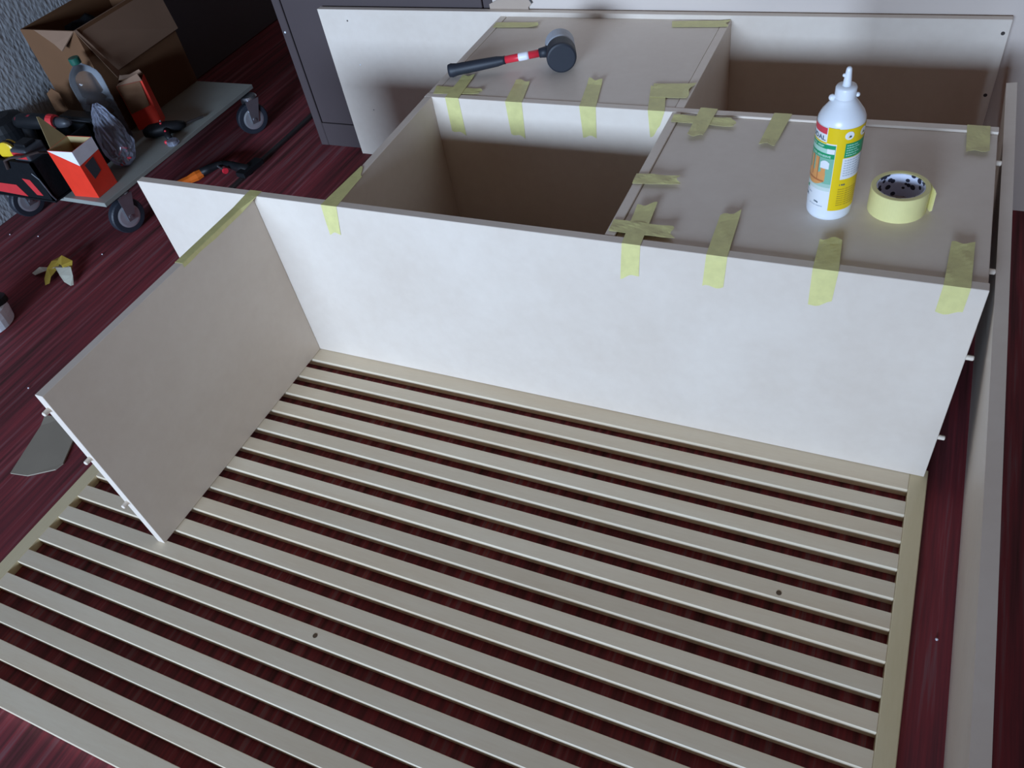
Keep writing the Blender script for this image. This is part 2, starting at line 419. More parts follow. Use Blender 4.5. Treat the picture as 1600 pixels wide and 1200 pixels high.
tape([(0.9646, 0.3369), (0.9974, 0.3419), (0.9961, 0.4208), (0.9624, 0.4208)], seed=11, lift=0.0015)
Yc = 0.405
tape([(-0.0133, 0.4966), (0.0140, 0.5033), (0.0227, Yc), (-0.0086, Yc)], [(-0.0094, 0.3469), (0.0238, 0.3374)], Yc, seed=12, lift=0.0005, zt=0.4209)
tape([(0.0570, 0.4491), (0.0626, 0.4276), (-0.0441, 0.4187), (-0.0536, 0.4519)], seed=13, lift=0.0006)
tape([(0.1163, 0.4946), (0.1498, 0.4894), (0.1670, Yc), (0.1300, Yc)], [(0.1320, 0.3504), (0.1634, 0.3412)], Yc, seed=14, lift=0.0005)
tape([(0.2722, 0.5098), (0.3026, 0.5073), (0.3240, Yc), (0.2900, Yc)], [(0.2921, 0.3558), (0.3206, 0.3560)], Yc, seed=15, lift=0.0006, curl=0.006)
tape([(0.4062, 0.4963), (0.4346, 0.5045), (0.4600, Yc), (0.4275, Yc)], [(0.4308, 0.3629), (0.4490, 0.3858)], Yc, seed=16, lift=0.0005)
tape([(0.4884, 0.5151), (0.4855, 0.4562), (0.4165, 0.4535), (0.4094, 0.5072)], seed=17, zt=0.4209, lift=0.0005)
tape([(0.4872, 0.8018), (0.4892, 0.7701), (0.3730, 0.7645), (0.3649, 0.7934)], seed=18, lift=0.0006)
tape([(0.0574, 0.7734), (0.0567, 0.7475), (-0.0507, 0.7406), (-0.0550, 0.7685)], seed=19, lift=0.0008, curl=0.005)
# strip along the top edge of the end panel, folded down both of its faces
def edge_tape():
    prof = [(-0.2183 + 0.0004, H - 0.0125), (-0.2183 + 0.0005, H - 0.0022), (-0.2190, H - 0.0014), (-0.2343, H - 0.0014), (-0.2183 - T - 0.0005, H - 0.0022), (-0.2183 - T - 0.0004, H - 0.009)]
    ys = [0.0168, 0.010, 0.0, -0.04, -0.08, -0.12, -0.16, -0.195, -0.207]
    vs, fs = [], []
    for j, y in enumerate(ys):
        for i, (x, z) in enumerate(prof):
            zz = z
            if i == 0: zz += 0.003 * (j / 8.0) + 0.0012 * math.sin(j * 2.3)
            if y > -0.001: zz = max(z, H - 0.0004) + 0.0007; x = x + (0.010 if i == 0 else 0)
            vs.append(Vector((x, min(y, 0.0168), zz)))
    n = len(prof)
    for j in range(len(ys) - 1):
        for i in range(n - 1):
            k = j * n + i; fs.append((k, k + 1, k + n + 1, k + n))
    V, F = thicken(vs, fs, [Vector((0.0003 if v.x > -0.2266 else -0.0003, 0, 0.0003)) for v in vs])
    link('tape_strip', fixn(mesh(V, F)), 'tape', bx)
edge_tape()

# ------------------------------------------------------------------ loose side panel leaning on the right
lp = thing('loose_side_panel', (1.072, -0.4, 0), 'long pale side panel standing on edge, leaning against the right end of the frame', 'wood panel')
vs = []
dx, dz = math.cos(math.atan2(0.0535, 0.4)) * T, math.sin(math.atan2(0.0535, 0.4)) * T
for y in (-1.7, 0.613):
    for x, z in ((1.0730, 0.0), (1.0730 + dx, 0.0 + dz), (1.0195 + dx, 0.4 + dz), (1.0195, 0.4)):
        vs.append(Vector((x, y, z)))
me = mesh(vs, [(0, 1, 2, 3), (7, 6, 5, 4), (0, 4, 5, 1), (1, 5, 6, 2), (2, 6, 7, 3), (3, 7, 4, 0)])
link('panel', fixn(me), 'panel', lp)

# ------------------------------------------------------------------ glue bottle
BC = (0.7872, 0.1525); BR = 0.0322; BZ = H - 0.004
gb = thing('glue_bottle', (BC[0], BC[1], BZ), 'white plastic wood glue bottle with a yellow and green label, nozzle up', 'bottle')
link('body', lathe([(0.0295, 0.0), (0.0315, 0.003), (BR, 0.008), (BR, 0.148), (0.0315, 0.154), (0.0285, 0.161), (0.0205, 0.172), (0.0150, 0.179), (0.0136, 0.183)], (BC[0], BC[1], BZ), n=64), 'whiteplastic', gb, smooth=True)
cp = link('cap', lathe([(0.0136, 0.176), (0.0140, 0.178), (0.0140, 0.195), (0.0130, 0.1975), (0.0060, 0.198)], (BC[0], BC[1], BZ), n=40), 'whiteplastic', gb, smooth=True)
link('nozzle', lathe([(0.0062, 0.1975), (0.0052, 0.205), (0.0040, 0.218), (0.0035, 0.2215), (0.0020, 0.2235)], (BC[0], BC[1], BZ), n=24), 'whiteplastic', gb, smooth=True)
def blob(c, r, n=2, sc=(1, 1, 1)):
    bm = bmesh.new(); bmesh.ops.create_icosphere(bm, subdivisions=n, radius=r)
    for v in bm.verts: v.co = Vector((v.co.x * sc[0], v.co.y * sc[1], v.co.z * sc[2])) + Vector(c)
    return tomesh(bm)
link('cap_lug', blob((BC[0] - 0.0165, BC[1] - 0.003, BZ + 0.181), 0.0046), 'whiteplastic', cp, smooth=True)
link('cap_lug', blob((BC[0] + 0.0155, BC[1] + 0.003, BZ + 0.184), 0.0032), 'whiteplastic', cp, smooth=True)
link('tip_lug', blob((BC[0] - 0.0050, BC[1] - 0.001, BZ + 0.212), 0.0024), 'whiteplastic', cp, smooth=True)
def cyl(a, z, r):  # a in degrees
    return Vector((BC[0] + r * math.cos(math.radians(a)), BC[1] + r * math.sin(math.radians(a)), z))
LAY = [0]
def patch(name, a0, a1, ztop, zbot, mat, lay, parent, n=None):
    n = n or max(2, int(abs(a1 - a0) / 5)); r = BR + 0.0002 + lay * 0.00012
    ft = ztop if callable(ztop) else (lambda a: ztop); fb = zbot if callable(zbot) else (lambda a: zbot)
    vs, fs = [], []
    for i in range(n + 1):
        a = a0 + (a1 - a0) * i / n
        vs += [cyl(a, fb(a), r), cyl(a, ft(a), r)]
    for i in range(n): fs.append((2 * i, 2 * i + 2, 2 * i + 3, 2 * i + 1))
    return link(name, mesh(vs, fs), mat, parent, smooth=True)
def bentext(txt, a_start, a_end, z, size, mat, lay, parent, fit=True):
    cu = bpy.data.curves.new('t', 'FONT'); cu.body = txt; cu.size = size; cu.resolution_u = 3; cu.offset = 0.0002
    o = bpy.data.objects.new('t', cu); COL.objects.link(o)
    bpy.context.view_layer.update()
    me = bpy.data.meshes.new_from_object(o.evaluated_get(bpy.context.evaluated_depsgraph_get()))
    bpy.data.objects.remove(o)
    xs = [v.co.x for v in me.vertices]; x0, x1 = min(xs), max(xs)
    r = BR + 0.0002 + lay * 0.00012
    for v in me.vertices:
        a = a_start + (v.co.x - x0) / (x1 - x0) * (a_end - a_start)
        v.co = cyl(a, z + v.co.y, r)
    return link('lettering', me, mat, parent)
lab = patch('label', -230, 30, 0.5660, 0.4345, 'lab_yellow', 0, gb, 60)
patch('front_print', -205, -88, 0.5660, 0.4345, 'lab_white', 1, lab)
patch('yellow_corner', -113, -86, 0.5670, 0.5430, 'lab_yellow', 2, lab)
patch('red_bar', -205, -115, 0.5655, 0.5560, 'lab_red', 2, lab)
patch('yellow_line', -205, -113, 0.5440, 0.5415, 'lab_yellow', 2, lab)
bentext('SOUDAL', -193, -117, 0.5462, 0.0095, 'lab_ink', 3, lab)
patch('green_banner', -205, -89, 0.5410, 0.5200, 'lab_green', 2, lab)
patch('pale_bar', -205, -109, 0.5345, 0.5275, 'lab_palegreen', 3, lab)
patch('white_bar', -109, -90, 0.5350, 0.5275, 'lab_white', 3, lab)
bentext('PRO 45P', -170, -118, 0.5360, 0.0040, 'lab_palegreen', 3, lab)
bentext('WOOD ADHESIVE', -168, -98, 0.5215, 0.0042, 'lab_palegreen', 3, lab)
patch('picture', -205, -89, 0.5200, 0.4790, 'lab_teal', 2, lab)
M['lab_fade1'] = plain('label_fade', (0.42, 0.62, 0.52), 0.35, 0, 0.0); M['lab_fade2'] = plain('label_fade_light', (0.66, 0.76, 0.70), 0.35, 0, 0.0)
patch('picture_fade', -205, -89, 0.4790, 0.4730, 'lab_fade1', 2, lab)
patch('picture_fade', -205, -89, 0.4730, 0.4670, 'lab_fade2', 2, lab)
# the picture on the label: an orange wooden hand shape with fingers pointing up
palm = patch('hand_print', -176, -106, lambda a: 0.500 - 0.006 * abs(math.sin(math.radians((a + 150) * 5))), lambda a: 0.474 + 0.010 * ((a + 142) / 38.0) ** 2, 'lab_skin', 3, lab)
for a0, a1, zt in ((-171, -162, 0.517), (-155, -147, 0.519), (-139, -129, 0.519), (-119, -107, 0.507)):
    patch('finger_print', a0, a1, zt, 0.492, 'lab_skin', 4, lab)
patch('finger_shade', -147, -144, 0.519, 0.488, 'lab_skin_dark', 4, lab)
patch('finger_shade', -129, -126.5, 0.519, 0.484, 'lab_skin_dark', 4, lab)
patch('wrist_print', -174, -108, 0.484, 0.4815, 'lab_skin_dark', 4, lab)
patch('tissue_print', -122, -99, lambda a: 0.5165 - 0.004 * abs((a + 110) / 12) ** 2, 0.5035, 'lab_white', 5, lab)
patch('leaf_print', -164, -154, lambda a: 0.466 + 0.0002 * (a + 164), 0.4625, 'lab_green', 3, lab)
bentext('66A', -172, -152, 0.4490, 0.0065, 'lab_ink', 3, lab)
bentext('wood glue', -172, -138, 0.4575, 0.0028, 'lab_grey', 3, lab)
bentext('750g', -128, -115, 0.4455, 0.0030, 'lab_ink', 3, lab)
bentext('D4 water resistant', -142, -102, 0.4400, 0.0024, 'lab_grey', 3, lab)
for a in (-61, -20):
    vs = [cyl(a + 11.0 * math.cos(t * PI / 12), 0.5560 + 0.0062 * math.sin(t * PI / 12), BR + 0.0005) for t in range(24)]
    link('round_symbol', mesh(vs, [tuple(range(24))]), 'lab_white', lab)
    vs = [cyl(a + 2 + 3 * math.cos(t * PI / 6), 0.5545 + 0.0016 * math.sin(t * PI / 6), BR + 0.0007) for t in range(12)]
    link('symbol_mark', mesh(vs, [tuple(range(12))]), 'lab_ink', lab)
patch('green_block', -67, 30, 0.5440, 0.5220, 'lab_green', 2, lab)
for i in range(5): bentext('Application and use', -64, -34 + (i % 2) * 6, 0.5400 - i * 0.0038, 0.0024, 'lab_palegreen', 3, lab)
patch('white_block', -69, 30, 0.5210, 0.4870, 'lab_white', 2, lab)
for i in range(7): bentext('Ready for use, keep away from frost', -64, 10, 0.5165 - i * 0.0040, 0.0022, 'lab_grey', 3, lab)
bentext('1 KG', -68, -54, 0.4770, 0.0034, 'lab_ink', 3, lab)
for i in range(8): bentext('Store in a dry and cool place', -70, -14, 0.4700 - i * 0.0038, 0.0022, 'lab_ochre', 3, lab)

# ------------------------------------------------------------------ roll of tape
RC = (0.8808, 0.1730, H - 0.004)
tr_ = thing('masking_tape_roll', RC, 'roll of pale yellow masking tape lying flat beside the glue bottle', 'tape roll')
def ring(r0, r1, h0, h1, c, n=64):
    vs, fs = [], []
    pr = [(r1, h0), (r1 + 0.0000, h1 - 0.0006), (r1 - 0.0006, h1), (r0, h1), (r0, h0)]
    for r, h in pr:
        for i in range(n):
            a = 2 * PI * i / n; vs.append(Vector((c[0] + r * math.cos(a), c[1] + r * math.sin(a), c[2] + h)))
    m_ = len(pr)
    for j in range(m_):
        for i in range(n):
            a, b_ = j * n + i, j * n + (i + 1) % n; c_, d_ = ((j + 1) % m_) * n + (i + 1) % n, ((j + 1) % m_) * n + i
            fs.append((a, b_, c_, d_))
    return mesh(vs, fs)
link('tape_winding', fixn(ring(0.0335, 0.0405, 0, 0.0385, RC)), 'tape_pale', tr_)
link('core', fixn(ring(0.0318, 0.0334, 0.0003, 0.0380, RC)), 'core', tr_)
vs, fs = [], []
for j, (a, rr) in enumerate([(20, 0.0408), (12, 0.0412), (4, 0.0425), (-3, 0.0450), (-7, 0.0480)]):
    for h in (0.0005, 0.0195, 0.038):
        hh = h if j < 4 else 0.004 + h * 0.8
        vs.append(Vector((RC[0] + rr * math.cos(math.radians(a)), RC[1] + rr * math.sin(math.radians(a)), RC[2] + hh)))
for j in range(4):
    for i in range(2):
        k = j * 3 + i; fs.append((k, k + 1, k + 4, k + 3))
V, F = thicken(vs, fs, Vector((0.0003, 0, 0)))
link('loose_end', fixn(mesh(V, F)), 'tape_pale', tr_)

# ------------------------------------------------------------------ rubber mallet
ZT = H - 0.001
mt = thing('rubber_mallet', (0.1, 0.56, ZT), 'rubber mallet with black and red handle lying on the back cover panel', 'mallet')
hd = Vector((0.91, 0.415, 0)).normalized(); ha = Vector((-0.415, 0.91, 0)).normalized()
hc = Vector((0.190, 0.572, ZT + 0.0315))
prof = [(0.0270, -0.040), (0.0300, -0.0385), (0.0312, -0.034), (0.0312, -0.006), (0.0300, 0.0)]
link('black_head_half', lathe(prof, hc, ha, 40), 'rubber', mt, smooth=False)
link('grey_head_half', lathe([(0.0300, 0.0), (0.0312, 0.004), (0.0312, 0.036), (0.0290, 0.040)], hc, ha, 40), 'rubber_grey', mt)
h0 = Vector((-0.0405, 0.4935, ZT + 0.0150))
h1 = hc - hd * 0.030 + Vector((0, 0, 0.002))
def hp(t): return h0.lerp(h1, t)
link('grip', tube([hp(t) for t in (-0.005, 0.0, 0.03, 0.08, 0.3, 0.5, 0.56, 0.585)], [0.008, 0.0130, 0.0145, 0.0125, 0.0118, 0.0105, 0.0085, 0.0085], 20), 'rubber', mt, smooth=True)
sh = link('shaft', tube([hp(t) for t in (0.58, 0.75, 0.94)], [0.0078, 0.0078, 0.0078], 20), 'red', mt, smooth=True)
link('sticker', tube([hp(t) for t in (0.72, 0.74, 0.80, 0.825)], [0.0079, 0.0084, 0.0084, 0.0079], 20), 'whiteprint', sh, smooth=True)
link('neck', tube([hp(t) for t in (0.93, 0.97, 1.02)], [0.0095, 0.0105, 0.012], 20), 'rubber', mt, smooth=True)

# ------------------------------------------------------------------ piece of cardboard behind the rear panel
M['carton_beige'] = plain('beige_cardboard', (0.42, 0.33, 0.26), 0.8, 0, 0.05, 12)
cb = thing('cardboard_offcut', (-0.04, 0.8265, 0.25), 'beige folded cardboard piece poking up behind the rear panel by the wardrobe', 'cardboard')
def poly_xz(pts, y, t, name, mat, parent):
    P = [Vector((x, y, z)) for x, z in pts]
    V, F = thicken(P, [tuple(range(len(P)))], Vector((0, t, 0)))
    return link(name, fixn(mesh(V, F)), mat, parent)
poly_xz([(-0.086, 0.26), (0.005, 0.26), (0.008, 0.434), (0.0175, 0.4425), (0.005, 0.462), (-0.060, 0.462), (-0.072, 0.450), (-0.095, 0.4400)], 0.8235, 0.003, 'sheet', 'carton_beige', cb)
poly_xz([(0.0175, 0.4425), (0.0195, 0.4435), (0.007, 0.463), (0.005, 0.462)], 0.8233, 0.004, 'cut_edge', 'darkgrey', cb)

# ------------------------------------------------------------------ platform dolly
DZ = 0.14
dl = thing('platform_dolly', (-1.3, 0.58, 0), 'grey plywood platform dolly on castors loaded with boxes and tools', 'dolly')
box('platform', -1.575, -1.050, 0.243, 0.922, DZ - 0.013, DZ, 'ply', dl, 0.001)
link('base_frame', tomesh(box_bm(-1.56, -1.060, 0.250, 0.907, DZ - 0.019, DZ - 0.0132, 0)), 'blackfab', dl)
def castor(x, y, ang):
    ax = Vector((math.cos(ang), math.sin(ang), 0))      # wheel axle
    fw = Vector((-ax.y, ax.x, 0))
    c = Vector((x, y, 0.05))
    wh = link('wheel', lathe([(0.040, -0.0125), (0.047, -0.012), (0.050, -0.008), (0.050, 0.008), (0.047, 0.012), (0.040, 0.0125)], c, ax, 40), 'rubber', dl, label='black rubber wheel')
    link('hub', lathe([(0.012, -0.0150), (0.028, -0.0145), (0.0335, -0.0128), (0.0335, 0.0128), (0.028, 0.0145), (0.012, 0.0150)], c, ax, 36), 'hub', wh, smooth=False)
    link('axle_bolt', lathe([(0.0055, -0.024), (0.0055, 0.024)], c, ax, 8), 'zinc', wh)
    for s in (-1, 1):
        o0 = c + ax * s * 0.0185; topc = c + ax * s * 0.0185 + fw * 0.018 + Vector((0, 0, 0.062))
        P = [o0 - fw * 0.010 - Vector((0, 0, 0.012)), o0 + fw * 0.010 - Vector((0, 0, 0.012)), topc + fw * 0.020, topc - fw * 0.026]
        V, F = thicken(P, [(0, 1, 2, 3)], ax * s * 0.0025)
        link('fork_plate', fixn(mesh(V, F)), 'zinc', dl)
    tc = c + fw * 0.015
    link('swivel', lathe([(0.024, 0), (0.026, 0.003), (0.022, 0.009)], (tc.x, tc.y, 0.112), (0, 0, 1), 24), 'zinc', dl)
castor(-1.092, 0.312, math.radians(-12)); castor(-1.055, 0.872, math.radians(-28))
castor(-1.515, 0.312, math.radians(-8)); castor(-1.515, 0.862, math.radians(10))

# ------------------------------------------------------------------ big open carton
bc = thing('cardboard_box', (-1.39, 0.76, DZ), 'large open brown cardboard box standing on the dolly against the textured wall', 'box')
X0, X1, Y0, Y1, ZB, ZC = -1.510, -1.283, 0.588, 0.925, DZ + 0.0004, 0.450
def walls(x0, x1, y0, y1, z0, z1, t, cin=None):
    bm = bmesh.new()
    box_bm(x0, x1, y0, y0 + t, z0, z1, 0, bm); box_bm(x0, x1, y1 - t, y1, z0, z1, 0, bm)
    box_bm(x0, x0 + t, y0 + t, y1 - t, z0, z1, 0, bm); box_bm(x1 - t, x1, y0 + t, y1 - t, z0, z1, 0, bm)
    box_bm(x0 + t, x1 - t, y0 + t, y1 - t, z0, z0 + t, 0, bm)
    return tomesh(bm)
link('body', walls(X0, X1, Y0, Y1, ZB, ZC, 0.004), 'carton', bc)
def flap(name, pts, mat='carton_pale', t=0.0035, parent=bc): return sheet(name, pts, t, mat, parent)
flap('side_flap', [(X1 - 0.001, Y0 + 0.002, ZC + 0.001), (X1 - 0.001, Y1, ZC + 0.001), (X1 + 0.012, Y1 + 0.004, 0.312), (X1 + 0.006, 0.640, 0.305)])
flap('side_flap_edge', [(X1 + 0.001, Y0 - 0.002, ZC + 0.001), (X1 + 0.003, Y0 + 0.006, ZC + 0.001), (X1 + 0.018, 0.650, 0.303), (X1 + 0.024, 0.628, 0.296)])
flap('front_flap', [(X0 + 0.06, Y0 - 0.001, ZC), (X1 - 0.004, Y0 - 0.001, ZC), (X1 - 0.055, Y0 - 0.030, ZC - 0.045), (X0 + 0.145, Y0 - 0.022, ZC - 0.030)])
flap('back_flap', [(X1 - 0.02, Y1 + 0.001, ZC), (X1 - 0.12, Y1 + 0.001, ZC), (X1 - 0.10, Y1 + 0.07, ZC - 0.07), (X1 + 0.055, Y1 + 0.03, ZC - 0.055)])
# things packed in the carton: a bundle of dark cloth
def rag(name, c, r, sc, seed, mat, label, cat, amp=0.25, n=3):
    rnd = random.Random(seed); ph = [rnd.random() * 6 for _ in range(6)]
    bm = bmesh.new(); bmesh.ops.create_icosphere(bm, subdivisions=n, radius=r)
    for v in bm.verts:
        d = v.co.normalized()
        k = 1 + amp * (math.sin(ph[0] + d.x * 5 + d.z * 3) * math.sin(ph[1] + d.y * 6) + 0.5 * math.sin(ph[2] + d.z * 9 + d.x * 8) + 0.3 * math.sin(ph[3] + d.y * 15))
        p = Vector((d.x * r * k * sc[0], d.y * r * k * sc[1], d.z * r * k * sc[2]))
        v.co = p
    zmin = min(v.co.z for v in bm.verts)
    for v in bm.verts: v.co += Vector((c[0], c[1], c[2] - zmin))
    t = thing(name, (c[0], c[1], c[2]), label, cat)
    link('folds', tomesh(bm), mat, t, smooth=True)
    return t
rag('cloth_bundle', (-1.39, 0.700, ZB + 0.006), 0.085, (1.0, 1.0, 1.62), 3, 'blackfab', 'black bundled cloth stuffed inside the large cardboard box', 'cloth', 0.14)

# ------------------------------------------------------------------ two small red cartons
def small_box(name, corner, yaw, wx, wy, h, label, build):
    t = thing(name, (corner[0], corner[1], DZ + 0.0004), label, 'box')
    t.rotation_euler = (0, 0, yaw)
    build(t, wx, wy, h); return t
def lp_(name, me, mat, t):  # link in the local frame of t
    return link(name, me, mat, t, world=False)
def lbox(name, t, mat, *a): return lp_(name, tomesh(box_bm(*a, 0)), mat, t)
def lsheet(name, t, mat, pts, th=0.0006):
    P = [Vector(p) for p in pts]; nrm = (P[1] - P[0]).cross(P[2] - P[0]).normalized()
    V, F = thicken(P, [tuple(range(len(P)))], nrm * th); return lp_(name, fixn(mesh(V, F)), mat, t)
def b1(t, wx, wy, h):   # origin = front right corner, x from -wx to 0, y from 0 to wy
    k = 0.0012
    lbox('front_wall', t, 'redprint', -wx, 0, 0, k, 0, h)
    lbox('right_wall', t, 'redprint', -k, 0, k, wy, 0, h)
    lbox('left_wall', t, 'redprint', -wx, -wx + k, k, wy, 0, h)
    lbox('rear_wall', t, 'redprint', -wx, 0, wy - k, wy, 0, h)
    lbox('base', t, 'carton_in', -wx + k, -k, k, wy - k, 0, k)
    lsheet('lining', t, 'carton_in', [(-wx + k, wy - k - .0002, 0.002), (-k, wy - k - .0002, 0.002), (-k, wy - k - .0002, h - 0.0004), (-wx + k, wy - k - .0002, h - 0.0004)], 0.0004)
    lsheet('lining', t, 'carton_in', [(-wx + k + .0002, k, 0.002), (-wx + k + .0002, wy - k, 0.002), (-wx + k + .0002, wy - k, h - 0.0004), (-wx + k + .0002, k, h - 0.0004)], 0.0004)
    lsheet('white_corner', t, 'whiteprint', [(-wx, -0.0003, h - 0.0005), (0.0004, -0.0003, h - 0.041), (0.0004, -0.0003, h)], 0.0003)
    lsheet('white_band', t, 'whiteprint', [(0.0003, 0, h - 0.041), (0.0003, wy, h - 0.036), (0.0003, wy, h), (0.0003, 0, h)], 0.0003)
    lsheet('window', t, 'darkgrey', [(0.0007, 0.013, h - 0.047), (0.0007, 0.050, h - 0.042), (0.0007, 0.050, h - 0.084), (0.0007, 0.020, h - 0.093)], 0.0003)
    lsheet('upright_flap', t, 'carton_in', [(-wx, 0.012, h), (-wx, wy - 0.004, h), (-wx + 0.004, 0.030, h + 0.082), (-wx + 0.004, 0.024, h + 0.084)], 0.0008)
small_box('small_red_box', (-1.087, 0.262), math.radians(4), 0.088, 0.078, 0.140, 'open red and white carton with a raised flap at the front corner of the dolly', b1)
def b2(t, wx, wy, h):   # origin = front left corner
    k = 0.0012
    lbox('front_wall', t, 'redprint', 0, wx, 0, k, 0, h)
    lbox('right_wall', t, 'redprint', wx - k, wx, k, wy, 0, h)
    lbox('left_wall', t, 'carton', 0, k, k, wy, 0, h)
    lbox('rear_wall', t, 'carton', 0, wx, wy - k, wy, 0, h)
    lbox('base', t, 'carton', k, wx - k, k, wy - k, 0, k)
    lsheet('hanging_flap', t, 'carton', [(0.001, -0.0008, h), (wx - 0.006, -0.0008, h), (wx - 0.010, -0.006, h - 0.072), (0.004, -0.006, h - 0.085)], -0.0012)
    lsheet('front_flap', t, 'carton_pale', [(0.0, 0.001, h), (wx, 0.001, h), (wx * 0.9, 0.014, h + 0.018), (0.006, 0.008, h + 0.004)], 0.001)
    lsheet('rear_flap', t, 'carton_pale', [(0.0, wy - 0.002, h), (wx, wy - 0.002, h), (wx - 0.006, wy - 0.004, h + 0.018), (wx * 0.5, wy - 0.004, h + 0.010), (0.010, wy - 0.004, h + 0.014)], 0.001)
small_box('small_red_box', (-1.252, 0.603), math.radians(36), 0.076, 0.050, 0.140, 'open red and brown carton standing against the large cardboard box', b2)

# ------------------------------------------------------------------ water bottle
wb = thing('water_bottle', (-1.268, 0.532, DZ + 0.0004), 'empty clear plastic water bottle with a dark green cap in front of the large box', 'bottle')
prof = [(0.034, 0.0), (0.042, 0.004), (0.045, 0.012)]
z = 0.012
for i in range(6):
    prof += [(0.045, z + 0.014), (0.0432, z + 0.018), (0.045, z + 0.022)]; z += 0.022
prof += [(0.045, 0.180), (0.0445, 0.195), (0.040, 0.210), (0.030, 0.224), (0.019, 0.234), (0.0135, 0.239), (0.013, 0.246)]
link('body', lathe(prof, (-1.268, 0.532, DZ + 0.0004), n=32, cap=True), 'pet', wb, smooth=True)
link('cap', lathe([(0.0148, 0.244), (0.0152, 0.246), (0.0152, 0.259), (0.0140, 0.261)], (-1.268, 0.532, DZ + 0.0004), n=24), 'capgreen', wb)

# ------------------------------------------------------------------ plastic bag of small hardware
pb = thing('plastic_bag', (-1.130, 0.425, DZ + 0.0004), 'crumpled clear plastic bag of red hardware standing between the two red cartons', 'bag')
rnd = random.Random(5)
bm = bmesh.new(); bmesh.ops.create_icosphere(bm, subdivisions=4, radius=1)
for v in bm.verts:
    d = v.co.normalized()
    k = 1 + 0.10 * math.sin(d.x * 7 + d.z * 5) * math.sin(d.y * 9 + 1) + 0.07 * math.sin(d.x * 17 + d.y * 13 + d.z * 11) + 0.045 * abs(math.sin(d.y * 23 + d.x * 19 - d.z * 15))
    tz = (d.z + 1) / 2
    wv = 0.047 * (1 - 0.50 * tz ** 1.3)
    v.co = Vector((d.x * wv * k - 0.045 * tz, d.y * wv * k * 1.05 + 0.03 * tz, (tz) * 0.170 * (0.9 + 0.1 * k)))
    v.co.z = max(v.co.z, 0.0005)
for v in bm.verts: v.co += Vector(pb.location)
link('film', tomesh(bm), 'film', pb, smooth=False)
for i in range(16):
    a = rnd.random() * 6.28; r = 0.022 * rnd.random() ** .5
    c = Vector(pb.location) + Vector((r * math.cos(a), r * math.sin(a), 0.012 + 0.045 * rnd.random()))
    d = Vector((rnd.uniform(-1, 1), rnd.uniform(-1, 1), rnd.uniform(-.6, .6))).normalized()
    link('wall_plug', tube([c - d * 0.009, c, c + d * 0.009], [0.0028, 0.0034, 0.0022], 8), 'red' if i % 3 else 'zinc', pb)

# ------------------------------------------------------------------ tool bag with tools on it
def rbox_bm(x0, x1, y0, y1, z0, z1, r, seg=3):
    bm = bmesh.new(); box_bm(x0, x1, y0, y1, z0, z1, 0, bm)
    bmesh.ops.bevel(bm, geom=list(bm.edges), offset=r, segments=seg, affect='EDGES', profile=0.5)
    return bm
tb = thing('tool_bag', (-1.40, 0.33, DZ), 'open black fabric tool bag with red stripes on the front corner of the dolly', 'bag')
TX0, TX1, TY0, TY1, TZ = -1.570, -1.208, 0.215, 0.430, 0.262
bm = bmesh.new()
box_bm(TX0, TX1, TY0, TY1, DZ + 0.0005, DZ + 0.008, 0, bm)
box_bm(TX0, TX1, TY0, TY0 + 0.008, DZ + 0.006, TZ, 0, bm); box_bm(TX0, TX1, TY1 - 0.008, TY1, DZ + 0.006, TZ, 0, bm)
box_bm(TX0, TX0 + 0.008, TY0, TY1, DZ + 0.006, TZ, 0, bm); box_bm(TX1 - 0.008, TX1, TY0, TY1, DZ + 0.006, TZ, 0, bm)
link('body', tomesh(bm), 'blackfab', tb)
sheet('stripe', [(TX0 + 0.03, TY0 - 0.001, 0.158), (TX1 - 0.105, TY0 - 0.001, 0.150), (TX1 - 0.125, TY0 - 0.001, 0.185), (TX0 + 0.03, TY0 - 0.001, 0.183)], -0.0008, 'redstripe', tb)
sheet('stripe', [(TX1 - 0.060, TY0 - 0.001, 0.160), (TX1 - 0.035, TY0 - 0.001, 0.160), (TX1 - 0.050, TY0 - 0.001, 0.208), (TX1 - 0.080, TY0 - 0.001, 0.210)], -0.0008, 'redstripe', tb)
# zip teeth along the rim
zp = link('zip', tube([(TX1 - 0.02, TY0 - 0.002, 0.232), (TX1 - 0.006, TY0 - 0.001, 0.215), (TX1 - 0.001, TY0 - 0.001, 0.19), (TX1 + 0.001, TY0, 0.165), (TX1 + 0.002, TY0 + 0.004, 0.148)], [0.0022] * 5, 6), 'darkgrey', tb)
hdl = [(TX1 - 0.10, TY0 - 0.006, TZ - 0.02), (TX1 - 0.085, TY0 - 0.009, TZ + 0.008), (TX1 - 0.05, TY0 - 0.009, TZ + 0.020), (TX1 - 0.01, TY0 - 0.006, TZ + 0.024), (TX1 + 0.008, TY0 + 0.03, TZ + 0.018), (TX1 + 0.006, TY0 + 0.08, TZ - 0.012)]
M['strap'] = plain('brown_strap', (0.055, 0.036, 0.032), 0.8)
link('handle', tube(hdl, [0.006] * 6, 10, 0.5), M['strap'], tb, label='brownish worn carrying strap')
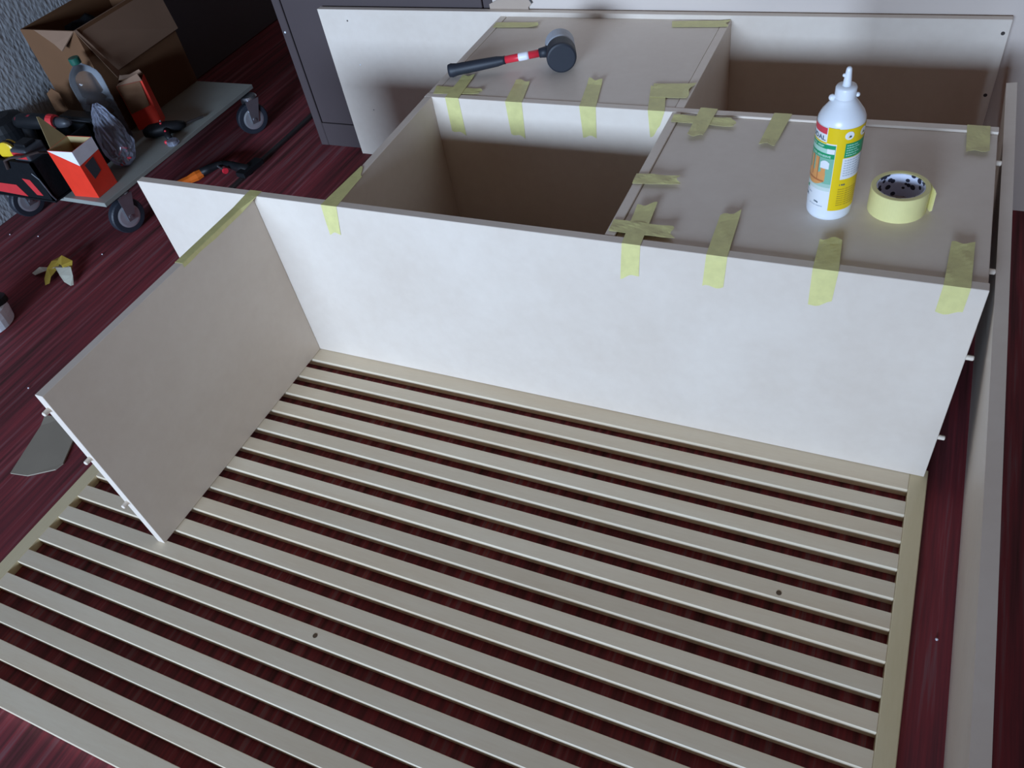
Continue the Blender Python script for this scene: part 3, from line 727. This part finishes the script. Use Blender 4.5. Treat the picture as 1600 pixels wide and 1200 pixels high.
# tools sticking out of the bag
ag = thing('tool_case', (-1.44, 0.40, DZ + 0.01), 'round black tool case leaning out of the tool bag against the wall', 'tool case')
link('lid', lathe([(0.040, 0.0), (0.062, 0.012), (0.067, 0.03), (0.067, 0.130), (0.058, 0.150), (0.03, 0.160)], (-1.460, 0.350, DZ + 0.0095), (0.0, 0.0, 1), 36), 'black', ag, smooth=False)
rt = thing('cordless_drill', (-1.31, 0.34, DZ + 0.009), 'black and red cordless power tool standing in the tool bag', 'power tool')
link('body', tube([(-1.375, 0.345, 0.300), (-1.355, 0.348, 0.303), (-1.30, 0.352, 0.304), (-1.25, 0.358, 0.302), (-1.228, 0.362, 0.300)], [0.016, 0.021, 0.022, 0.020, 0.014], 16), 'black', rt, smooth=True)
link('red_shell', tube([(-1.362, 0.341, 0.311), (-1.31, 0.348, 0.316), (-1.262, 0.353, 0.313)], [0.010, 0.0105, 0.009], 12, 0.9), 'darkred', rt, smooth=True)
link('red_collar', tube([(-1.250, 0.356, 0.306), (-1.232, 0.3585, 0.305)], [0.0195, 0.0180], 14), 'redstripe', rt)
link('grip', tube([(-1.335, 0.340, 0.290), (-1.345, 0.330, 0.22), (-1.350, 0.325, DZ + 0.010)], [0.016, 0.014, 0.019], 12), 'black', rt, smooth=True)
link('chuck', tube([(-1.226, 0.362, 0.300), (-1.200, 0.366, 0.299), (-1.188, 0.368, 0.299)], [0.015, 0.012, 0.006], 14), 'darkgrey', rt, smooth=True)
ch = thing('battery_charger', (-1.20, 0.25, DZ + 0.009), 'dark grey battery with a red label standing in the tool bag', 'battery')
link('body', tomesh(rbox_bm(-1.285, -1.222, 0.226, 0.290, DZ + 0.0085, 0.292, 0.006)), 'darkgrey', ch)
sheet('red_label', [(-1.280, 0.2255, 0.266), (-1.228, 0.2255, 0.266), (-1.228, 0.2255, 0.284), (-1.280, 0.2255, 0.284)], -0.0006, 'redstripe', ch)
link('terminal', tomesh(rbox_bm(-1.275, -1.232, 0.240, 0.278, 0.2915, 0.301, 0.003)), 'black', ch)
yl = thing('tape_measure', (-1.33, 0.25, DZ + 0.009), 'yellow tape measure in the tool bag at the left edge of the picture', 'tape measure')
yb_ = link('body', lathe([(0.022, -0.014), (0.026, -0.012), (0.026, 0.012), (0.022, 0.014)], (-1.330, 0.254, 0.270), (0.25, -0.97, 0.1), 20), 'yellow', yl)
link('grip_band', lathe([(0.0268, -0.005), (0.0268, 0.005)], (-1.330, 0.254, 0.270), (0.25, -0.97, 0.1), 20), 'black', yl)
bh = thing('tool_cradle', (-1.33, 0.25, DZ + 0.009), 'black plastic insert holding the yellow tape measure inside the tool bag', 'tool case')
link('body', tomesh(rbox_bm(-1.372, -1.292, 0.226, 0.282, DZ + 0.0085, 0.240, 0.005)), 'black', bh)
br = thing('saw_case', (-1.235, 0.46, DZ), 'low black case lying behind the open red and white carton', 'tool case')
link('body', tomesh(rbox_bm(-1.345, -1.200, 0.440, 0.486, DZ + 0.0005, 0.268, 0.008)), 'black', br)
link('lid_rim', tube([(-1.335, 0.4385, 0.258), (-1.27, 0.4385, 0.261), (-1.21, 0.4385, 0.258)], [0.003] * 3, 8), 'darkgrey', br)
tc_ = thing('brown_paper_piece', (-1.40, 0.52, DZ), 'small folded brown cardboard piece behind the black tools', 'cardboard')
sheet('sheet', [(-1.435, 0.500, DZ + 0.001), (-1.365, 0.500, DZ + 0.001), (-1.372, 0.506, 0.305), (-1.395, 0.506, 0.318), (-1.428, 0.506, 0.300)], 0.003, 'carton', tc_)

# drill chuck and bits lying on the dolly
cd = thing('drill_attachment', (-1.13, 0.60, DZ), 'small black tool with red dots lying on the dolly edge by the second red carton', 'tool')
link('body', tube([(-1.178, 0.560, DZ + 0.019), (-1.160, 0.572, DZ + 0.021), (-1.125, 0.600, DZ + 0.020), (-1.100, 0.622, DZ + 0.017), (-1.088, 0.640, DZ + 0.014)], [0.012, 0.0205, 0.020, 0.016, 0.009], 14), 'black', cd, smooth=True)
link('bit', tube([(-1.088, 0.640, DZ + 0.014), (-1.072, 0.700, DZ + 0.006)], [0.005, 0.004], 8), 'steel', cd)
for p in ((-1.128, 0.590, DZ + 0.0395), (-1.105, 0.575, DZ + 0.0245), (-1.142, 0.604, DZ + 0.0385)):
    link('button', blob(p, 0.0035), 'red' if p[1] < 0.6 else 'zinc', cd)
link('arm', tube([(-1.125, 0.600, DZ + 0.022), (-1.100, 0.572, DZ + 0.013), (-1.082, 0.560, DZ + 0.010)], [0.012, 0.010, 0.008], 10), 'black', cd, smooth=True)
gp = thing('clear_cap', (-1.062, 0.548, DZ), 'small round clear plastic lid on the edge of the dolly platform', 'lid')
link('shell', lathe([(0.017, 0.0), (0.0175, 0.001), (0.0175, 0.010), (0.015, 0.013)], (-1.064, 0.550, DZ + 0.0004), n=24), 'film', gp)
link('inner_ring', lathe([(0.009, 0.001), (0.009, 0.010), (0.006, 0.012)], (-1.064, 0.550, DZ + 0.0004), n=16), 'zinc', gp)
link('red_plug', blob((-1.085, 0.545, DZ + 0.0068), 0.0060), 'red', gp)

# ------------------------------------------------------------------ bar clamp on the floor
cl = thing('bar_clamp', (-0.92, 0.62, 0), 'black bar clamp with an orange handle lying on the carpet behind the frame', 'clamp')
def bar(x0, y0, x1, y1, w_, z0, z1):
    d = Vector((x1 - x0, y1 - y0, 0)).normalized(); s = Vector((-d.y, d.x, 0)) * w_ / 2
    P = [Vector((x0, y0, 0)) + s, Vector((x0, y0, 0)) - s, Vector((x1, y1, 0)) - s, Vector((x1, y1, 0)) + s]
    return tomesh(prism_bm([(p.x, p.y) for p in P], z0, z1, 0.001))
link('bar', bar(-0.915, 0.40, -0.912, 1.12, 0.016, 0.002, 0.010), 'steel', cl)
link('sliding_arm', tube([(-0.905, 0.635, 0.016), (-0.945, 0.640, 0.017), (-0.985, 0.648, 0.019), (-1.010, 0.650, 0.020)], [0.017, 0.015, 0.012, 0.010], 10), 'black', cl, smooth=True)
link('arm_body', bar(-0.912, 0.600, -0.905, 0.690, 0.034, 0.0105, 0.026), 'black', cl)
link('spindle', tube([(-1.045, 0.640, 0.022), (-0.985, 0.615, 0.020)], [0.0035, 0.0035], 8), 'zinc', cl)
link('pressure_pad', lathe([(0.009, 0), (0.009, 0.006)], (-0.983, 0.614, 0.020), (0.9, -0.3, 0), 14), 'red', cl)
link('ferrule', tube([(-1.058, 0.588, 0.021), (-1.045, 0.612, 0.021), (-1.028, 0.640, 0.021), (-1.012, 0.652, 0.021)], [0.012, 0.0125, 0.010, 0.008], 12), 'black', cl, smooth=True)
link('handle', tube([(-1.098, 0.500, 0.018), (-1.094, 0.512, 0.018), (-1.076, 0.550, 0.018), (-1.066, 0.572, 0.018), (-1.058, 0.590, 0.018)], [0.010, 0.0135, 0.0125, 0.0155, 0.013], 8), 'orange', cl, smooth=False)

# ------------------------------------------------------------------ litter on the floor
cs = thing('cardboard_scrap', (-0.66, -0.42, 0), 'flat grey-brown cardboard scrap on the carpet left of the end panel', 'cardboard')
P = [(-0.700, -0.497, 0.0012), (-0.655, -0.490, 0.001), (-0.604, -0.458, 0.0015), (-0.600, -0.440, 0.001), (-0.634, -0.372, 0.0012), (-0.700, -0.335, 0.0012), (-0.755, -0.346, 0.004), (-0.742, -0.372, 0.0015)]
P = [Vector(p) for p in P]
V, F = thicken(P, [tuple(range(len(P)))], Vector((0, 0, 0.003)))
link('sheet', fixn(mesh(V, F)), 'carton_grey', cs)

ts = thing('crumpled_tape_scrap', (-1.17, 0.08, 0), 'crumpled scrap of yellow masking tape on the carpet left of the frame', 'tape scrap')
def ribbon(name, pts, wd, mat):
    vs, fs = [], []
    for k, p in enumerate(pts):
        p = Vector(p); d = (Vector(pts[min(k + 1, len(pts) - 1)]) - Vector(pts[max(k - 1, 0)])).normalized()
        s = Vector((-d.y, d.x, 0.25 * math.sin(k * 1.7))).normalized() * wd[k] / 2
        vs += [p - s, p + s]
    for k in range(len(pts) - 1): fs.append((2 * k, 2 * k + 1, 2 * k + 3, 2 * k + 2))
    V, F = thicken(vs, fs, Vector((0, 0, 0.0005)))
    link(name, fixn(mesh(V, F)), mat, ts)
ribbon('pale_strip', [(-1.255, 0.070, 0.004), (-1.235, 0.070, 0.010), (-1.205, 0.080, 0.014), (-1.17, 0.095, 0.020), (-1.135, 0.085, 0.016), (-1.105, 0.065, 0.010), (-1.080, 0.050, 0.004)], [0.012, 0.028, 0.018, 0.022, 0.036, 0.028, 0.008], 'paperscrap')
ribbon('yellow_strip', [(-1.215, 0.120, 0.006), (-1.200, 0.125, 0.018), (-1.185, 0.108, 0.026), (-1.178, 0.080, 0.020), (-1.172, 0.052, 0.012), (-1.160, 0.035, 0.005)], [0.012, 0.024, 0.028, 0.028, 0.022, 0.014], 'ochretape')
ribbon('yellow_loop', [(-1.20, 0.10, 0.014), (-1.175, 0.112, 0.030), (-1.145, 0.108, 0.024), (-1.135, 0.092, 0.010)], [0.018, 0.026, 0.030, 0.020], 'ochretape')

wo = thing('white_tub', (-1.25, -0.12, 0), 'white and black plastic object cut off at the left edge of the carpet', 'container')
link('body', lathe([(0.050, 0.0), (0.062, 0.004), (0.066, 0.030), (0.066, 0.050), (0.060, 0.056)], (-1.190, -0.140, 0.0), n=32), 'whiteplastic', wo, smooth=False)
link('black_lid', lathe([(0.067, 0.0), (0.069, 0.003), (0.066, 0.016), (0.040, 0.022)], (-1.198, -0.130, 0.050), (-0.15, 0.25, 1), 32), 'black', wo)
def crumb(x, y, lbl):
    o = link('crumb', blob((0, 0, 0.0019), 0.0023, 1, (1, 1, 0.8)), 'whiteprint', None)
    o.location = (x, y, 0)
    o['label'] = lbl; o['category'] = 'crumb'; o['group'] = 'white crumbs scattered on the carpet'
crumb(-1.507, 0.2005, 'tiny white crumb on the carpet by the left edge, above the yellow tape scrap')
crumb(-1.396, 0.2133, 'tiny white crumb on the carpet just behind the yellow tape scrap')
crumb(-1.103, 0.1874, 'tiny white crumb on the carpet between the tape scrap and the frame')
crumb(-0.879, -0.2878, 'tiny white crumb on the carpet near the top corner of the end panel')
crumb(-1.5205, 0.3129, 'tiny white crumb on the carpet under the black tool bag')
crumb(1.052, -0.2782, 'tiny white crumb on the carpet strip right of the slatted base')
